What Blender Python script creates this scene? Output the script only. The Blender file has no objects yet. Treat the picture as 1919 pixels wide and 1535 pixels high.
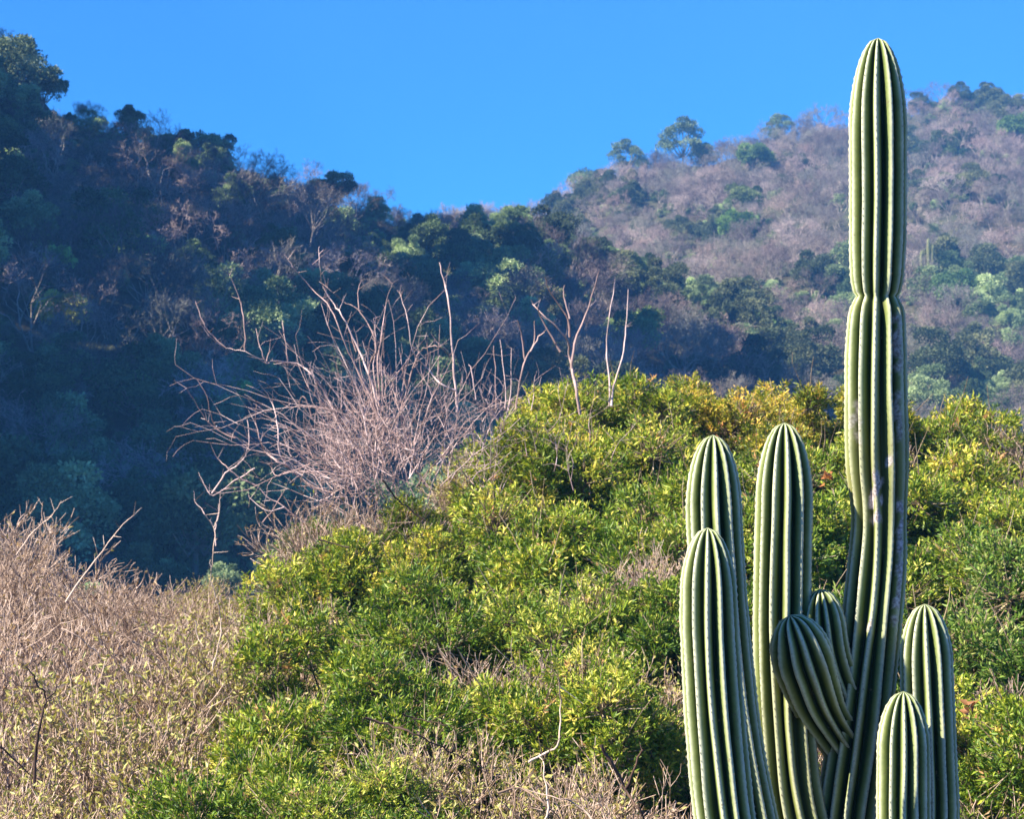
import bpy, math, random
import numpy as np
from mathutils import Vector, Matrix, noise as mnoise

# ------------------------------------------------------------------ camera, light, exposure
C = bpy.context.scene.collection
scn = bpy.context.scene
FPX = 4328.0                      # focal length in pixels of the 1919 px wide photograph
CZ = 1.7                          # camera height over the ground it stands on
cam_d = bpy.data.cameras.new('camera'); cam = bpy.data.objects.new('camera', cam_d); C.objects.link(cam)
cam_d.sensor_width = 36.0; cam_d.lens = 36.0 * FPX / 1919.0
cam_d.clip_start = 0.1; cam_d.clip_end = 9000
cam.location = (0, 0, CZ); cam.rotation_euler = (math.radians(90), 0, 0)
cam_d.dof.use_dof = True; cam_d.dof.focus_distance = 8.3; cam_d.dof.aperture_fstop = 14.0
scn.camera = cam
SUN_EL, SUN_AZ = math.radians(45), math.radians(20)      # from the left, 20 deg towards the viewer
sdir = Vector((-math.cos(SUN_EL)*math.cos(SUN_AZ), -math.cos(SUN_EL)*math.sin(SUN_AZ), math.sin(SUN_EL)))
sl = bpy.data.lights.new('sun', 'SUN'); so = bpy.data.objects.new('sun', sl); C.objects.link(so)
sl.energy = 5.0; sl.angle = math.radians(0.5); sl.color = (1.0, 0.90, 0.74)
so.rotation_euler = (-sdir).to_track_quat('-Z', 'Y').to_euler(); so.location = (-20, -8, 25)
w = bpy.data.worlds.new('World'); scn.world = w; w.use_nodes = True
nt = w.node_tree; nt.nodes.clear()
sky = nt.nodes.new('ShaderNodeTexSky'); sky.sky_type = 'NISHITA'; sky.sun_disc = False
sky.sun_elevation = SUN_EL; sky.sun_rotation = math.atan2(sdir.x, sdir.y) % (2*math.pi)
sky.altitude = 1500; sky.air_density = 1.0; sky.dust_density = 0.2; sky.ozone_density = 2.0
mul = nt.nodes.new('ShaderNodeMix'); mul.data_type = 'RGBA'; mul.blend_type = 'MULTIPLY'; mul.inputs[0].default_value = 1
mul.inputs[7].default_value = (0.12, 0.60, 1.35, 1)       # the clear deep blue of this sky
bg = nt.nodes.new('ShaderNodeBackground'); bg.inputs[1].default_value = 0.05
ow = nt.nodes.new('ShaderNodeOutputWorld')
nt.links.new(sky.outputs[0], mul.inputs[6]); nt.links.new(mul.outputs[2], bg.inputs[0]); nt.links.new(bg.outputs[0], ow.inputs[0])
vs = scn.view_settings; vs.view_transform = 'Standard'; vs.look = 'None'; vs.gamma = 1; vs.use_curve_mapping = False
vs.exposure = 1.75
cy = scn.cycles
cy.max_bounces = 5; cy.diffuse_bounces = 2; cy.glossy_bounces = 2; cy.transmission_bounces = 3; cy.transparent_max_bounces = 4; cy.volume_bounces = 0

# ------------------------------------------------------------------ helpers
def P(u, v, d):
    """a point of the place: d metres ahead, on the sight line of photograph pixel (u, v)"""
    return Vector(((u - 959.5)/FPX*d, d, CZ - (v - 767.5)/FPX*d))

def tag(o, label=None, cat=None, group=None, kind=None):
    if label: o['label'] = label
    if cat: o['category'] = cat
    if group: o['group'] = group
    if kind: o['kind'] = kind
    return o

def empty(name, loc, rz=0, s=1.0):
    o = bpy.data.objects.new(name, None); C.objects.link(o); o.empty_display_size = 0.3
    o.location = loc; o.rotation_euler = (0, 0, rz); o.scale = (s, s, s) if not hasattr(s, '__len__') else s
    return o

def mesh_np(name, verts, faces, mat, attrs=None, smooth=False, k=3):
    """verts (n,3); faces (m,k); attrs {name: (domain, float array)}"""
    me = bpy.data.meshes.new(name)
    verts = np.asarray(verts, np.float32); faces = np.asarray(faces, np.int32)
    me.vertices.add(len(verts)); me.vertices.foreach_set('co', verts.ravel())
    me.loops.add(faces.size); me.loops.foreach_set('vertex_index', faces.ravel())
    me.polygons.add(len(faces)); me.polygons.foreach_set('loop_start', np.arange(0, faces.size, faces.shape[1], dtype=np.int32))
    if smooth: me.polygons.foreach_set('use_smooth', np.ones(len(faces), bool))
    for an, (dom, arr) in (attrs or {}).items():
        a = me.attributes.new(an, 'FLOAT', dom); a.data.foreach_set('value', np.asarray(arr, np.float32).ravel())
    me.materials.append(mat); me.update(calc_edges=True)
    return me

def obj(name, me, parent=None, loc=None):
    o = bpy.data.objects.new(name, me); C.objects.link(o)
    if parent: o.parent = parent
    if loc is not None: o.location = loc
    return o

def segs_mesh(name, segs, mat, sides=3):
    """segs: list of (p0, p1, r0, r1) -> tapered prisms"""
    A = np.array([list(s[0]) + list(s[1]) + [s[2], s[3]] for s in segs], np.float64)
    p0, p1, r0, r1 = A[:, :3], A[:, 3:6], A[:, 6:7], A[:, 7:8]
    d = p1 - p0; d /= np.linalg.norm(d, axis=1, keepdims=True) + 1e-9
    ref = np.where(np.abs(d[:, 2:3]) < 0.9, np.array([[0, 0, 1.0]]), np.array([[1.0, 0, 0]]))
    a = np.cross(d, ref); a /= np.linalg.norm(a, axis=1, keepdims=True) + 1e-9; b = np.cross(d, a)
    n = len(segs); V = np.zeros((n, 2*sides, 3))
    for i in range(sides):
        t = 2*math.pi*i/sides; o = a*math.cos(t) + b*math.sin(t)
        V[:, i] = p0 + o*r0; V[:, sides+i] = p1 + o*r1
    F = []
    for i in range(sides):
        j = (i+1) % sides; F.append([i, j, sides+j, sides+i])
    F = (np.array(F)[None] + (np.arange(n)*2*sides)[:, None, None]).reshape(-1, 4)
    rnd = np.repeat(np.random.RandomState(n).rand(n), sides)
    return mesh_np(name, V.reshape(-1, 3), F, mat, {'t': ('FACE', rnd)}, smooth=True)

def tube_mesh(name, pts, rad, mat, sides=6, sub=4, wob=0.0, seed=0):
    """one continuous tapered branch through pts (Catmull-Rom)"""
    rng = random.Random(seed)
    pts = [Vector(p) for p in pts]; Q = []
    for i in range(len(pts)-1):
        a = pts[max(i-1, 0)]; b = pts[i]; c = pts[i+1]; d = pts[min(i+2, len(pts)-1)]
        for k in range(sub):
            t = k/sub
            Q.append(0.5*((2*b) + (c-a)*t + (2*a-5*b+4*c-d)*t*t + (3*b-a-3*c+d)*t**3))
    Q.append(pts[-1])
    if wob:
        for i in range(1, len(Q)-1): Q[i] = Q[i] + Vector((rng.gauss(0, wob), rng.gauss(0, wob), rng.gauss(0, wob)))
    V = []; m = len(Q)
    for i, q in enumerate(Q):
        t = (Q[min(i+1, m-1)] - Q[max(i-1, 0)]).normalized()
        ref = Vector((0, 1, 0)) if abs(t.y) < 0.9 else Vector((1, 0, 0))
        a = t.cross(ref).normalized(); b = t.cross(a)
        f = i/(m-1); r = rad[0]*(1-f) + rad[1]*f
        r *= 1 + 0.12*rng.uniform(-1, 1)
        for k in range(sides):
            g = 2*math.pi*k/sides; V.append(q + a*math.cos(g)*r + b*math.sin(g)*r)
    F = [[i*sides+k, i*sides+(k+1) % sides, (i+1)*sides+(k+1) % sides, (i+1)*sides+k] for i in range(m-1) for k in range(sides)]
    return mesh_np(name, [list(v) for v in V], F, mat, {'t': ('FACE', np.full(len(F), rng.random()))}, smooth=True), Q

def leaves_mesh(name, pos, axis, L, W, mat, tval, fold=0.25, rng=None):
    """narrow folded leaves: pos (n,3) base, axis (n,3) direction, L, W (n)"""
    rng = rng or np.random.RandomState(1)
    n = len(pos); axis = axis/(np.linalg.norm(axis, axis=1, keepdims=True)+1e-9)
    r = rng.normal(size=(n, 3)); r[:, 2] *= 0.45
    s = np.cross(axis, r); s /= np.linalg.norm(s, axis=1, keepdims=True)+1e-9
    nn = np.cross(s, axis)
    L = L[:, None]; W = W[:, None]
    V = np.zeros((n, 4, 3))
    V[:, 0] = pos; V[:, 1] = pos + axis*L*0.45 + s*W*0.5 + nn*W*fold; V[:, 3] = pos + axis*L*0.45 - s*W*0.5 + nn*W*fold
    V[:, 2] = pos + axis*L - nn*L*0.12
    F = (np.array([[0, 1, 2], [0, 2, 3]])[None] + (np.arange(n)*4)[:, None, None]).reshape(-1, 3)
    return mesh_np(name, V.reshape(-1, 3), F, mat, {'t': ('FACE', np.repeat(tval, 2))})

# ------------------------------------------------------------------ materials
def new_mat(name):
    m = bpy.data.materials.new(name); m.use_nodes = True
    N = m.node_tree.nodes; b = N['Principled BSDF']; b.inputs['Specular IOR Level'].default_value = 0.25
    return m, m.node_tree, b

def ramp(nt, fac, stops):
    r = nt.nodes.new('ShaderNodeValToRGB'); e = r.color_ramp.elements
    e[0].position, e[0].color = stops[0][0], (*stops[0][1], 1)
    e[1].position, e[1].color = stops[-1][0], (*stops[-1][1], 1)
    for p, c in stops[1:-1]:
        x = e.new(p); x.color = (*c, 1)
    if fac is not None: nt.links.new(fac, r.inputs[0])
    return r.outputs[0]

def mixc(nt, a, b, fac, mode='MIX'):
    m = nt.nodes.new('ShaderNodeMix'); m.data_type = 'RGBA'; m.blend_type = mode
    for s, i in ((a, 6), (b, 7)):
        if hasattr(s, 'links'): nt.links.new(s, m.inputs[i])
        else: m.inputs[i].default_value = (*s, 1)
    if hasattr(fac, 'links'): nt.links.new(fac, m.inputs[0])
    else: m.inputs[0].default_value = fac
    return m.outputs[2]

def attr(nt, name):
    a = nt.nodes.new('ShaderNodeAttribute'); a.attribute_name = name
    return a.outputs['Fac']

def noise(nt, scale, detail=3, coord='Object', rough=0.6):
    tc = nt.nodes.new('ShaderNodeTexCoord'); n = nt.nodes.new('ShaderNodeTexNoise')
    n.inputs['Scale'].default_value = scale; n.inputs['Detail'].default_value = detail; n.inputs['Roughness'].default_value = rough
    nt.links.new(tc.outputs[coord], n.inputs['Vector'])
    return n.outputs['Fac']

def leaf_mat(name, stops, rnd_stops=None, trans=0.3, rough=0.45, spec=0.35):
    """leaf colour by a per-leaf tone t, times a per-plant tint (Object Color or Random)"""
    m, nt, b = new_mat(name)
    c = ramp(nt, attr(nt, 't'), stops)
    oi = nt.nodes.new('ShaderNodeObjectInfo')
    if rnd_stops: c = mixc(nt, c, ramp(nt, oi.outputs['Random'], rnd_stops), 1.0, 'MULTIPLY')
    else: c = mixc(nt, c, oi.outputs['Color'], 1.0, 'MULTIPLY')
    nt.links.new(c, b.inputs['Base Color']); b.inputs['Roughness'].default_value = rough
    b.inputs['Specular IOR Level'].default_value = spec
    tr = nt.nodes.new('ShaderNodeBsdfTranslucent'); nt.links.new(mixc(nt, c, (1.0, 1.0, 0.55), 1.0, 'MULTIPLY'), tr.inputs[0])
    mx = nt.nodes.new('ShaderNodeMixShader'); mx.inputs[0].default_value = trans
    nt.links.new(b.outputs[0], mx.inputs[1]); nt.links.new(tr.outputs[0], mx.inputs[2])
    nt.links.new(mx.outputs[0], nt.nodes['Material Output'].inputs[0])
    return m

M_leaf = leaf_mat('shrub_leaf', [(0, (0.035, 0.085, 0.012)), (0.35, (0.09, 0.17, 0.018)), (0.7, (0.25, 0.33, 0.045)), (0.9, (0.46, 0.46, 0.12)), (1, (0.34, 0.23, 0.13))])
M_dryleaf = leaf_mat('dry_leaf', [(0, (0.20, 0.12, 0.06)), (0.5, (0.36, 0.24, 0.11)), (0.8, (0.40, 0.38, 0.10)), (1, (0.50, 0.50, 0.16))])
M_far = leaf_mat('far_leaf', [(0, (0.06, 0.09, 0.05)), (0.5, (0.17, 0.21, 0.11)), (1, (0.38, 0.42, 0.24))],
                 [(0, (0.35, 0.5, 0.42)), (0.35, (0.7, 0.85, 0.65)), (0.55, (1.0, 1.1, 1.0)), (0.8, (1.5, 1.65, 1.5)), (1, (2.0, 2.15, 1.9))], trans=0.2, rough=0.6, spec=0.2)  # tones spread wide to put light-and-dark contrast into the shaded crowns
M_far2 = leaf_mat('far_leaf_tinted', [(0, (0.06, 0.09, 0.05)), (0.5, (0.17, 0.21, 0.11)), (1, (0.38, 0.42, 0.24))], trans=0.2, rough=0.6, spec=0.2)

def bark_mat(name, stops, rnd_stops=None, nscale=8, rough=0.85):
    m, nt, b = new_mat(name)
    c = mixc(nt, ramp(nt, attr(nt, 't'), stops), ramp(nt, noise(nt, nscale), [(0.3, (0.6, 0.6, 0.6)), (0.7, (1.25, 1.22, 1.2))]), 1.0, 'MULTIPLY')
    if rnd_stops:
        oi = nt.nodes.new('ShaderNodeObjectInfo'); c = mixc(nt, c, ramp(nt, oi.outputs['Random'], rnd_stops), 1.0, 'MULTIPLY')
    nt.links.new(c, b.inputs['Base Color']); b.inputs['Roughness'].default_value = rough
    return m

M_twig = bark_mat('pale_twig_bark', [(0, (0.24, 0.16, 0.15)), (0.6, (0.50, 0.36, 0.34)), (1, (0.74, 0.58, 0.55))])
M_drytwig = bark_mat('dry_twig_bark', [(0, (0.12, 0.08, 0.055)), (0.45, (0.38, 0.27, 0.20)), (1, (0.72, 0.57, 0.47))])
M_stem = bark_mat('shrub_stem_bark', [(0, (0.16, 0.11, 0.07)), (0.6, (0.32, 0.24, 0.15)), (1, (0.5, 0.42, 0.3))])
M_dark = bark_mat('dark_bark', [(0, (0.05, 0.03, 0.025)), (1, (0.12, 0.075, 0.055))])
M_fartwig = bark_mat('far_twigs', [(0, (0.17, 0.155, 0.15)), (0.6, (0.31, 0.275, 0.27)), (1, (0.52, 0.48, 0.47))],
                     [(0, (0.40, 0.36, 0.36)), (0.3, (0.75, 0.68, 0.68)), (0.55, (0.85, 0.95, 0.80)), (0.75, (1.25, 1.02, 0.95)), (1, (1.6, 1.5, 1.45))], nscale=1.0)
M_fartrunk = bark_mat('far_trunk', [(0, (0.28, 0.23, 0.19)), (1, (0.45, 0.40, 0.34))], nscale=1.0)

def ground_mat():
    m, nt, b = new_mat('ground_soil')
    n1 = noise(nt, 0.05, 5, 'Object'); n2 = noise(nt, 1.6, 6, 'Object', 0.7)
    c = ramp(nt, n2, [(0.3, (0.03, 0.028, 0.012)), (0.5, (0.06, 0.048, 0.028)), (0.72, (0.12, 0.09, 0.06))])
    c = mixc(nt, c, (0.05, 0.07, 0.025), ramp(nt, n1, [(0.42, (0, 0, 0)), (0.62, (0.7, 0.7, 0.7))]))
    nt.links.new(c, b.inputs['Base Color']); b.inputs['Roughness'].default_value = 0.95
    bp = nt.nodes.new('ShaderNodeBump'); bp.inputs['Strength'].default_value = 0.6; bp.inputs['Distance'].default_value = 0.2
    nt.links.new(n2, bp.inputs['Height']); nt.links.new(bp.outputs[0], b.inputs['Normal'])
    return m
M_ground = ground_mat()

# ------------------------------------------------------------------ terrain
def interp(x, pts):
    a = np.array(pts, float); return np.interp(x, a[:, 0], a[:, 1])
NEAR = [(-2000, 1050), (0, 925), (60, 985), (120, 1010), (370, 1025), (530, 1040), (590, 940), (700, 880), (830, 828), (950, 768), (1080, 728), (1300, 722), (1580, 722), (1800, 755), (1919, 790), (4000, 850)]
LEFT = [(-3000, -900), (-1100, -620), (-700, -380), (-300, -120), (-100, 40), (0, 110), (60, 160), (110, 232), (200, 262), (300, 290), (400, 300), (470, 315), (560, 350), (650, 400), (740, 445), (800, 450), (900, 440), (1000, 445), (1080, 500), (1200, 545), (1300, 575), (1400, 610), (1500, 665), (1600, 715), (1750, 790), (2000, 880), (4500, 900)]
RIGHT = [(-3000, 700), (600, 520), (900, 440), (1010, 430), (1080, 385), (1150, 340), (1250, 325), (1330, 320), (1400, 292), (1500, 255), (1600, 245), (1700, 228), (1800, 200), (1919, 215), (2200, 200), (4500, 300)]
D0, D1 = 9.5, 22.0
def canopy(u, y):
    z22 = -(interp(u, NEAR)-767.5)/FPX*D1
    t = (y-D0)/(D1-D0)
    return -1.80 + t*(z22+1.80)
SUN_GAPS = [(163, 0.9), (174.5, 1.6), (186, 1.2), (201, 1.9), (222, 1.8), (243, 2.8), (262, 1.8)]     # gaps cut into the added side mountain along the sun's bearing, for dappled light
def H(x, y):
    """ground height, camera-relative metres"""
    x = np.asarray(x, float); y = np.asarray(y, float)
    r = np.maximum(y, 3.0); u = np.clip(959.5+FPX*x/r, -3000, 4500)
    yy = np.clip(y, D0, D1)
    near = canopy(u, yy) - 1.35
    t = np.clip((y-2)/(D0-2), 0, 1); t = t*t*(3-2*t)
    near = -CZ*(1-t) + near*t
    V = -15.0
    t = np.clip((y-D1)/75.0, 0, 1); drop = t*(2-t)
    base = near*(1-drop) + V*drop
    base = np.where(y < 2, -CZ, base)
    # left ridge
    Dl = 235 + np.clip((u-300)/1000, 0, 1)*60
    zc = (767.5-interp(u, LEFT))/FPX*Dl
    t = (y-105)/(Dl-105)
    zl = np.where(t < 1, V + (zc-V)*np.clip(t, 0, 1)**1.05, zc - (y-Dl)*0.35)
    # right ridge
    Dr = 430.0
    zc = (767.5-interp(u, RIGHT))/FPX*Dr
    t = (y-215)/(Dr-215)
    zr = np.where(t < 1, -8 + (zc+8)*np.clip(t, 0, 1), zc - (y-Dr)*0.3)
    far = np.maximum(zl, zr)
    # unseen steep mountain left of the view, added to throw shade over the valley
    tm = np.clip((y-55)/45, 0, 1)*np.clip((330-y)/60, 0, 1); tm = tm*tm*(3-2*tm)
    mt = np.minimum(np.maximum(-x - 0.245*np.maximum(y, 0) - 2, 0)*2.1, 185 + 8*np.sin(y/19.0) + 6*np.sin(x/13.0))*tm
    for gy, gw in SUN_GAPS: mt = mt*(1 - 0.62*np.exp(-((y - 0.364*x - gy - 0.8*np.sin(x/9.0))/gw)**4))
    far = np.maximum(far, V + mt)
    wx = 1.4*np.sin(x/17.0+1)*np.cos(y/21.0) + 1.1*np.sin(x/7.3+y/9.1)
    far = far + wx*np.clip((y-110)/60, 0, 1)*np.clip((700-y)/200, 0, 1)
    out = np.where((y > 95) | ((y > 55) & (mt > 0)), np.maximum(base, far), base)
    return np.where(y > 700, np.maximum(out, -40), np.maximum(out, -60))

ang = np.concatenate([np.radians(np.linspace(-66, -20.3, 230)), np.radians(np.linspace(-20, 20, 181)), np.radians(np.linspace(22, 292, 110))])   # from +Y, clockwise
rad_ = np.concatenate([np.linspace(0.5, 30, 90), np.linspace(31, 88, 40), np.linspace(90, 340, 200), np.linspace(342, 460, 50), np.geomspace(470, 900, 16)])
AA, RR = np.meshgrid(ang, rad_, indexing='ij'); X = RR*np.sin(AA); Y = RR*np.cos(AA)
Z = H(X, Y) + CZ
na, nr = X.shape
V_ = np.stack([X, Y, Z], -1).reshape(-1, 3)
V_ = np.vstack([V_, [[0, 0, CZ-CZ]]])
idx = np.arange(na*nr).reshape(na, nr); nx = np.roll(idx, -1, axis=0)
F_ = np.stack([idx[:, :-1], nx[:, :-1], nx[:, 1:], idx[:, 1:]], -1).reshape(-1, 4)[:, ::-1]
gm = mesh_np('ground', V_, F_, M_ground, smooth=True)
tag(obj('ground', gm), kind='structure')

# ------------------------------------------------------------------ plant generators
def grow(rng, segs, p, d, L, r, depth, kids=(3, 4), spread=0.55, shrink=0.66, up=0.15, nseg=3, bend=0.18, rmin=0.004, ends=None):
    q = p.copy(); dd = d.copy(); pts = []
    for i in range(nseg):
        dd = (dd + Vector((rng.gauss(0, bend), rng.gauss(0, bend), rng.gauss(0, bend)+up*0.3))).normalized()
        n = q + dd*(L/nseg)
        r0 = r*(1-0.4*i/nseg); r1 = r*(1-0.4*(i+1)/nseg)
        segs.append((q, n, max(r0, rmin), max(r1, rmin*0.7))); q = n; pts.append((q, dd.copy()))
    if depth == 0:
        if ends is not None: ends.append((q, dd))
        return
    for k in range(rng.randint(*kids)):
        pp, pd = pts[-1] if k < 2 else pts[rng.randrange(len(pts))]
        v = Vector((rng.gauss(0, 1), rng.gauss(0, 1), rng.gauss(0, 1))); v = (v - pd*v.dot(pd)).normalized()
        nd = (pd + v*spread*rng.uniform(0.5, 1.5) + Vector((0, 0, up))).normalized()
        grow(rng, segs, pp, nd, L*shrink*rng.uniform(0.75, 1.2), r*0.58, depth-1, kids, spread, shrink, up, nseg, bend, rmin, ends)

def far_bare(seed, height=6.0, spreadf=1.0):
    rng = random.Random(seed); big = []; fine = []
    for k in range(rng.randint(2, 4)):
        a = rng.uniform(0, 6.28); d = Vector((math.cos(a)*0.35*spreadf, math.sin(a)*0.35*spreadf, 1)).normalized()
        tips = []
        grow(rng, big, Vector((0, 0, -0.4)), d, height*0.34, 0.08, 1, (3, 5), 0.8*spreadf, 0.75, 0.05, 3, 0.12, 0.03, tips)
        for p, dd in tips:
            grow(rng, fine, p, dd, height*0.19, 0.030, 3, (4, 5), 0.95, 0.70, 0.08, 2, 0.25, 0.013)
    return segs_mesh('trunk', big, M_fartrunk, 4), segs_mesh('crown', fine, M_fartwig, 3)

def far_leafy(seed, W=4.5, Ht=5.0, flat=False, nl=9000, mat=None, open_=0.0):
    rng = np.random.RandomState(seed); pr = random.Random(seed)
    nlobe = 16 if not flat else 20
    cen = []
    for i in range(nlobe):
        a = rng.uniform(0, 6.28); rr = math.sqrt(rng.uniform(0, 1))*W*0.40
        if flat: z = Ht*0.36 + 0.52*Ht*(1-(rr/(W*0.4))**2) + rng.normal(0, 0.25)
        else: z = Ht*rng.uniform(0.35, 0.85)*(1-0.35*(rr/(W*0.4))**2)
        cen.append((rr*math.cos(a), rr*math.sin(a), z, rng.uniform(0.55, 1.05)*W/5.0*(0.75 if flat else 1)))
    cen = np.array(cen); k = rng.randint(0, nlobe, nl); v = rng.normal(size=(nl, 3)); v /= np.linalg.norm(v, axis=1, keepdims=True)
    v[:, 2] = np.where(rng.rand(nl) < 0.6, np.abs(v[:, 2]), v[:, 2])
    rad = cen[k, 3]*(0.65+0.45*rng.rand(nl)**0.6)*(1+0.25*np.sin(v[:, 0]*7+k)*np.cos(v[:, 1]*6+k*2))
    zs = np.array([1, 1, 0.7 if flat else 0.85])
    pos = cen[k, :3] + v*rad[:, None]*zs
    ax = v*0.6 + rng.normal(0, 0.6, size=(nl, 3))
    cr = leaves_mesh('crown', pos, ax, rng.uniform(0.13, 0.26, nl), rng.uniform(0.08, 0.16, nl), mat or M_far, np.clip(rng.rand(nl)*0.45+0.33*np.sin(k*1.7)+0.3, 0, 1), rng=rng)  # lobe tones alternate, painting lighter and darker clumps as light would
    segs = []
    base = Vector((0, 0, -0.5))
    for j in range(nlobe):
        c = Vector(cen[j, :3]); mid = Vector((c.x*0.35, c.y*0.35, c.z*0.5)); fork = Vector((0, 0, Ht*0.22))
        if j == 0: segs.append((base, fork, 0.14, 0.10))
        segs.append((fork, mid, 0.075, 0.05)); segs.append((mid, c, 0.05, 0.02))
    return segs_mesh('trunk', segs, M_fartrunk, 5), cr

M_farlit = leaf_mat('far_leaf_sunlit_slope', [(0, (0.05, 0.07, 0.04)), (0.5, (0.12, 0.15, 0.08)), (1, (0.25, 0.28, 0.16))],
                 [(0, (0.5, 0.6, 0.55)), (0.5, (0.9, 0.9, 0.85)), (1, (1.5, 1.35, 1.2))], trans=0.2, rough=0.6, spec=0.2)  # muted copy for the sunlit slope, without the tones raised for shade
BARE = [far_bare(10+i, 5.5+0.4*i, 1.0+0.12*(i % 3)) for i in range(5)]
LEAFY = [far_leafy(30+i, 4.2+0.4*i, 4.6+0.3*i) for i in range(5)]
LEAFY_T = [far_leafy(50+i, 4.6+0.3*i, 5.0, mat=M_far2) for i in range(3)]
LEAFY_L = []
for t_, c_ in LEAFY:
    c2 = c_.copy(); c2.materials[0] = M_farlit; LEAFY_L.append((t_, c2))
FLAT_T = [far_leafy(70+i, 7.0, 7.0, flat=True, nl=8000, mat=M_far2) for i in range(2)]

def tree(name, tr_cr, loc, rz, s, label, cat, group=None, color=None):
    t = empty(name, loc, rz, s); tag(t, label, cat, group)
    obj('trunk', tr_cr[0], t); c = obj('crown', tr_cr[1], t)
    if color: c.color = (*color, 1)
    return t

def ground_z(x, y): return float(H(x, y)) + CZ

# first depth where the sight line (u, v) meets the slope
def hit_depth(u, v, dmin=105, dmax=620):
    ds = np.arange(dmin, dmax, 0.5); xs = (u-959.5)/FPX*ds; g = H(xs, ds); zl = -(v-767.5)/FPX*ds
    k = np.nonzero(g >= zl)[0]
    return float(ds[k[0]]) if len(k) else None

# ---- trees one can single out (foot pixel u, v; width in photo px)
G1, G2, G3 = (0.9, 1.1, 0.8), (1.5, 1.9, 0.9), (0.8, 0.95, 1.0)
NAMED = [
 # kind, u, v_top, v_base, label, colour
 ('flat', 1280, 228, 335, 'tall round-topped tree standing highest on the left shoulder of the sunlit right-hand ridge', G3),
 ('bare', 1232, 268, 335, 'leafless tree on the skyline wedged left of the tall round-topped ridge tree', None),
 ('leafy', 1322, 262, 335, 'dark bushy tree on the skyline touching the tall round-topped ridge tree on its right', G3),
 ('bare', 1362, 266, 335, 'leafless mauve tree on the skyline in the dip right of the round-topped tree', None),
 ('leafy', 1108, 302, 345, 'small dark tree lowest of the skyline trees on the right ridge', G3),
 ('bare', 1500, 205, 290, 'thin leafless tree on the skyline just right of the flat-topped tree', None),
 ('flat', 1172, 268, 345, 'lower spreading tree on the skyline just left of the tall round-topped ridge tree', G3),
 ('flat', 1462, 216, 290, 'thin flat-topped tree against the sky between the round ridge tree and the tall cactus', G3),
 ('bare', 1542, 192, 275, 'ghostly leafless tree against the sky immediately left of the tall cactus', None),
 ('leafy', 1412, 262, 330, 'dense bright green tree just under the right ridge line, beneath the flat-topped tree', (0.7, 0.95, 0.5)),
 ('leafy', 1395, 335, 398, 'dark olive tree on the sunlit slope below the dense bright green ridge tree', (0.7, 0.8, 0.5)),
 ('leafy', 1385, 390, 455, 'bright green bush-like tree lowest of the three green crowns on the sunlit slope', (0.75, 1.1, 0.5)),
 ('leafy', 1815, 172, 245, 'broad dark tree on the summit of the ridge right of the tall cactus', G1),
 ('leafy', 1905, 205, 270, 'green tree cut by the right edge of the picture on the ridge', (0.9, 1.2, 0.6)),
 ('leafy', 1790, 500, 580, 'deep green tree beside the pale far cacti on the right-hand slope', (0.6, 0.9, 0.6)),
 ('leafy', 960, 380, 455, 'dense dark dome-shaped tree on the saddle between the two hills', G1),
 ('bare', 850, 378, 440, 'pale rounded leafless tree on the saddle left of the dark dome-shaped tree', None),
 ('leafy', 790, 398, 455, 'low dark tree at the left foot of the saddle under the sky gap', G3),
 ('leafy', 625, 318, 400, 'dark tree at the lower end of the left ridge skyline', G3),
 ('leafy', 400, 235, 300, 'pair-crowned tree on the hump of the left ridge skyline', (0.9, 1.1, 1.0)),
 ('leafy', 30, 55, 185, 'big grey-green tree at the top left corner of the picture', (1.0, 1.1, 1.1)),
 ('leafy', 80, 120, 215, 'grey-green tree on the steep skyline below the big corner tree', (1.0, 1.1, 1.1)),
 ('bare', 150, 185, 250, 'small leafless tree on the skyline where the left ridge levels out', None),
 ('leafy', 118, 540, 625, 'yellow-green tree tinted as if sunlit in the dark wood at the left', (3.6, 3.0, 1.5)),  # sunlight on this crown is put into its leaf tint
 ('leafy', 105, 455, 520, 'light green tree above the sun-tinted yellow-green one in the dark left wood', (2.0, 2.4, 1.3)),
 ('leafy', 265, 420, 510, 'grey-green tree with two stacked crowns in the middle of the shaded left slope', (1.5, 1.9, 1.1)),
 ('bare', 150, 330, 430, 'rust-brown leafless tree high on the shaded left slope', None),
 ('bare', 225, 365, 460, 'reddish leafless tree with a pale trunk beside the rust-brown one', None),
 ('leafy', 425, 690, 790, 'light green tree behind the left tips of the leafless thicket', (2.3, 2.8, 1.4)),
 ('leafy', 535, 690, 750, 'small light green crown just right of the tree behind the thicket tips', (2.3, 2.8, 1.4)),
 ('leafy', 265, 690, 770, 'blue-green tree low in the dark valley at the left', (1.4, 1.9, 1.2)),
 ('bare', 350, 750, 850, 'mauve leafless tree in the valley left of the thicket', None),
 ('bare', 1375, 620, 700, 'dark maroon leafless tree in the hollow behind the shrubs left of the tall cactus', None),
 ('leafy', 1420, 580, 650, 'green tree at the tail of the shaded ridge left of the tall cactus', (1.4, 1.8, 1.0)),
 ('leafy', 1190, 560, 680, 'broad grey-green tree behind the two bare poles in the middle', (1.3, 1.5, 0.9)),
]
rs = random.Random(5); used = []
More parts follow.
